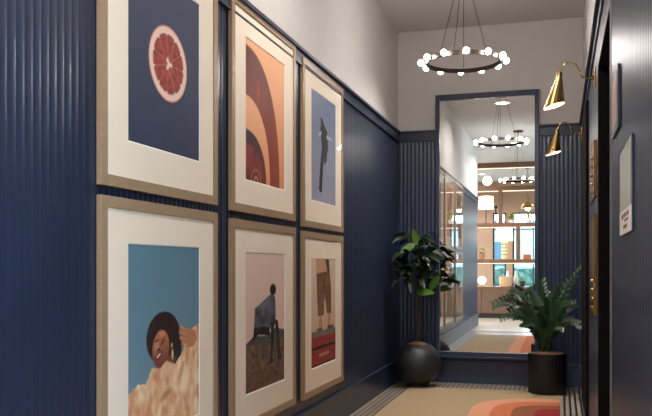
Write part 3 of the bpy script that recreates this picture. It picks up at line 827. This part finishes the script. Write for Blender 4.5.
# ------------------------------------------------------------------ shelving behind the camera (seen in the mirror)
YF, YB = -2.5, -2.86
SX0, SX1 = -2.35, 1.44
sh = thing('room_divider_shelf', 'floor to ceiling wooden open shelving with brown cabinet base, seen in the mirror', 'shelving unit', (-.45, -2.68, 0))
for z0, z1 in ((3.42, 3.529), (2.90, 2.99), (2.07, 2.16), (1.25, 1.34)):
    mk('shelf_board', B(SX0, SX1, YB, YF, z0, z1), M['walnut_h'], sh, bevel=.003)
for z0 in (2.90, 2.07, 1.25, 3.42):
    mk('light_strip', B(SX0+.05, SX1-.05, YB+.16, YB+.18, z0-.005, z0-.0005), M['led'], sh)
mk('side_post', B(SX0-.08, SX0, YB, YF, 0, 3.529), M['walnut'], sh, bevel=.003)
for xs in ((-1.34, 2.16, 2.90), (-.95, 1.34, 2.07), (-.30, 2.16, 2.90), (.25, 1.34, 2.07), (-2.05, 1.34, 2.07), (-2.05, 2.16, 2.90)):
    mk('divider', B(xs[0], xs[0]+.085, YB, YF, xs[1], xs[2]), M['walnut'], sh, bevel=.003)
mk('counter_top', B(SX0, SX1, YB-.08, YF+.02, .67, .72), M['walnut_h'], sh, bevel=.004)
mk('cabinet_base', B(SX0, SX1, YB-.06, YF, .10, .67), M['cabinet'], sh)
mk('plinth', B(SX0, SX1, YB-.04, YF-.04, 0, .10), M['dark_base'], sh)
for k in range(6):
    x = SX0+.02+k*.63; mk('cabinet_door', B(x, x+.61, YF, YF+.018, .12, .655), M['cabinet'], sh, bevel=.003)

YM = -2.66
def table_lamp(x, z, sr, shh, total, label, stacked=False):
    t = thing('table_lamp', label, 'lamp', (x, YM, z), 'lamps on the shelves')
    if stacked:
        prof = []
        n = 5; hh = total-shh-.02
        for k in range(n):
            b = z+.02+hh*k/n; e = hh/n; prof += [(.03, b), (.075, b+e*.25), (.075, b+e*.75), (.03, b+e*.98)]
        mk('lamp_base', MB().lathe([(.07, z+.0005), (.07, z+.02)]+prof, x, YM, 24), M['cream'], t)
    else:
        mk('lamp_base', MB().lathe([(.08, z+.0005), (.08, z+.015), (.012, z+.03), (.012, z+total-shh+.02)], x, YM, 20), M['bronze'], t)
    mk('lamp_shade', MB().lathe([(sr*1.03, z+total-shh), (sr*.97, z+total)], x, YM, 28), M['shade_glow'], t, smooth=True)
    return t
table_lamp(-1.63, 2.16, .17, .29, .62, 'lit drum-shaded table lamp on the upper left shelf, seen in the mirror')
table_lamp(-1.21, 1.34, .18, .28, .70, 'lit drum-shaded table lamp with stacked cream base on the middle shelf', True)
def globe_lamp(x, z, rr, label):
    t = thing('globe_lamp', label, 'lamp', (x, YM, z), 'lamps on the shelves')
    mk('lamp_base', MB().lathe([(rr*.5, z+.0005), (rr*.5, z+.012), (rr*.2, z+.02), (rr*.2, z+.05)], x, YM, 20), M['brass'], t)
    mk('globe', MB().sphere((x, YM, z+.045+rr), rr, 24, 14), M['globe_glow'], t, smooth=True)
globe_lamp(-1.60, 2.99, .105, 'glowing white globe lamp on the highest shelf, seen in the mirror')
globe_lamp(-1.72, .72, .09, 'glowing white globe lamp at the left end of the counter, seen in the mirror')
def small_plant(x, z, pr, ph, R, hh, potm, label, seed, cnt=60):
    t = thing('potted_foliage', label, 'potted plant', (x, YM, z), 'small plants on the shelves')
    mk('pot', MB().lathe([(pr*.75, z+.0005), (pr, z+ph), (pr*.9, z+ph), (pr*.88, z+ph*.85), (.001, z+ph*.85)], x, YM, 20), potm, t, smooth=True)
    rr = random.Random(seed); lf = MB()
    for k in range(cnt):
        a = rr.uniform(0, 2*PI); q = rr.random(); zz_ = z+ph*.9+rr.random()*hh*.6
        b = Vector((x+math.cos(a)*R*.3*q, YM+math.sin(a)*R*.25*q, zz_))
        leaf(lf, b, (math.cos(a), math.sin(a)*.7, rr.uniform(-.1, 1.2)), (0, 0, 1), R*rr.uniform(.5, .75), R*.25, .3, .2, 4)
    mk('foliage', lf, M['leaf_light'], t, smooth=True)
small_plant(-1.72, 1.34, .07, .12, .13, .22, M['terracotta'], 'yellow-green plant in a clay pot at the left of the middle shelf', 1)
small_plant(-1.06, 2.16, .07, .07, .17, .22, M['ceramic_white'], 'leafy plant on the upper shelf just right of the wooden divider', 2)
small_plant(-.68, 2.16, .07, .09, .18, .28, M['ceramic_white'], 'leafy plant on the upper shelf below the brass pendant', 3)
small_plant(-.82, .72, .07, .12, .10, .12, M['pot_black'], 'dark potted plant on the counter right of the basket', 4)
t = thing('wicker_basket', 'tan wicker basket on the counter, seen in the mirror', 'basket', (-1.18, YM, .72))
mk('basket_body', MB().lathe([(.13, .7205), (.15, .80), (.16, .94), (.15, .945), (.14, .82), (.001, .74)], -1.18, YM+.02, 32), M['wicker'], t, smooth=True)
for k, x in enumerate((-1.16, -.97)):
    tag(mk('vase', MB().lathe([(.03, 1.34-.62+.0005), (.05, .80), (.055, .90), (.03, 1.0), (.025, 1.06), (.032, 1.075)], x, -2.865, 20), M['ceramic_white'], smooth=True),
        'white ceramic bottle vase on the counter ' + ('nearer the dark potted plant' if k else 'standing right behind the basket'), 'vase', 'white vases on the counter')
t = tag(mk('storage_box', B(-.80, -.62, YM-.1, YM+.1, 1.3405, 1.45), M['orange_box'], bevel=.006), 'orange-brown leather box on the middle shelf at the right', 'box')
t = thing('candle_stand', 'thin black stand on the upper shelf next to the drum lamp', 'stand', (-1.405, YM+.05, 2.16))
mk('base', MB().lathe([(.04, 2.1605), (.04, 2.175)], -1.405, YM+.05, 16), M['black'], t)
mk('stem', MB().tube([(-1.405, YM+.05, 2.175), (-1.405, YM+.05, 2.50)], .014, 10), M['black'], t)
mk('cup', MB().lathe([(.02, 2.50), (.038, 2.52), (.038, 2.56)], -1.405, YM+.05, 16), M['black'], t)
# books
r = random.Random(9); x = -.55
for k in range(7):
    w = r.uniform(.025, .045); hh = r.uniform(.22, .3)
    c = [(60, 80, 90), (200, 190, 170), (150, 60, 40), (40, 42, 46), (220, 214, 200), (80, 110, 96), (190, 140, 70)][k]
    cn = ['slate blue', 'cream', 'rust red', 'black', 'white', 'sage green', 'ochre'][k]
    b = thing('book', cn + ' book standing in the row on the middle shelf', 'book', (x+w/2, YM, 1.34), 'books on the middle shelf')
    mk('cover', B(x, x+w, YM-.08, YM+.10, 1.3405, 1.3405+hh), mat('book_cover_'+cn.replace(' ', '_'), c, .6), b, bevel=.002)
    mk('pages', B(x+.003, x+w-.003, YM-.075, YM+.094, 1.3405+hh, 1.3405+hh+.001), M['ceramic_white'], b)
    x += w+.002
# pendant lamps beyond the shelf
def pendant(x, y, z, label):
    t = thing('brass_pendant', label, 'pendant lamp', (x, y, H), 'brass pendants in the lobby')
    mk('cord', MB().tube([(x, y, H-.001), (x, y, z+.24)], .005, 6), M['brass'], t)
    mk('canopy', MB().lathe([(.05, H-.02), (.05, H-.001)], x, y, 20), M['brass'], t)
    mk('lamp_shade', MB().lathe([(.17, z), (.165, z+.03), (.10, z+.12), (.04, z+.17), (.03, z+.25)], x, y, 32), M['brass'], t, smooth=True)
    mk('bulb', MB().sphere((x, y, z-.015), .06, 16, 10), M['globe_glow'], t, smooth=True)
pendant(-.74, -3.7, CAMZ+1.43, 'brass dome pendant hanging beyond the upper right of the shelves')
pendant(.35, -3.7, CAMZ+1.43, 'brass dome pendant farther right beyond the shelves')

# ------------------------------------------------------------------ light
w = bpy.data.worlds.new('sky'); bpy.context.scene.world = w; w.use_nodes = True
nt = w.node_tree; bg = nt.nodes['Background']
sky = nt.nodes.new('ShaderNodeTexSky'); sky.sky_type = 'NISHITA'; sky.sun_disc = False
sky.sun_elevation = math.radians(35); sky.sun_rotation = math.radians(200)
mxs = nt.nodes.new('ShaderNodeMix'); mxs.data_type = 'RGBA'; mxs.inputs['Factor'].default_value = 0.7
nt.links.new(sky.outputs[0], mxs.inputs[6]); mxs.inputs[7].default_value = (2.65, 2.95, 3.3, 1)
nt.links.new(mxs.outputs[2], bg.inputs['Color']); bg.inputs['Strength'].default_value = 1.25
# daylight entering through the lobby windows and the added right one (portals guide sampling of the sky)
for (px, py, pz, rx, rz, sx, sy) in ((-4.62, -1.325, 1.575, 90, -90, 1.75, 2.85), (-4.62, -4.6, 1.6, 90, -90, 2.8, 2.6), (-.9, -6.62, 1.55, 90, 0, 4.4, 2.2), (1.62, .225, 1.6, 90, 90, 2.25, 3.0)):
    l = bpy.data.lights.new('window_daylight', 'AREA'); l.shape = 'RECTANGLE'; l.size = sx; l.size_y = sy
    l.cycles.is_portal = True
    o = bpy.data.objects.new('window_daylight', l); C.objects.link(o); o.location = (px, py, pz)
    d = Vector((1, 0, 0)) if rz < 0 else Vector((-1, 0, 0)) if rz > 0 else Vector((0, 1, 0))
    o.rotation_euler = d.to_track_quat('-Z', 'Y').to_euler()

# ------------------------------------------------------------------ camera
cd = bpy.data.cameras.new('camera'); cam = bpy.data.objects.new('camera', cd); C.objects.link(cam)
cam.location = (0, 0, CAMZ)
cam.rotation_euler = (math.radians(90), 0, math.radians(16.5))
cd.sensor_width = 36; cd.sensor_fit = 'HORIZONTAL'; cd.lens = 790*36/652
cd.shift_y = 60/652; cd.clip_start = .02
sc = bpy.context.scene; sc.camera = cam
sc.view_settings.view_transform = 'Standard'; sc.view_settings.look = 'None'; sc.view_settings.gamma = 1
sc.view_settings.use_curve_mapping = False
sc.view_settings.exposure = 1.25
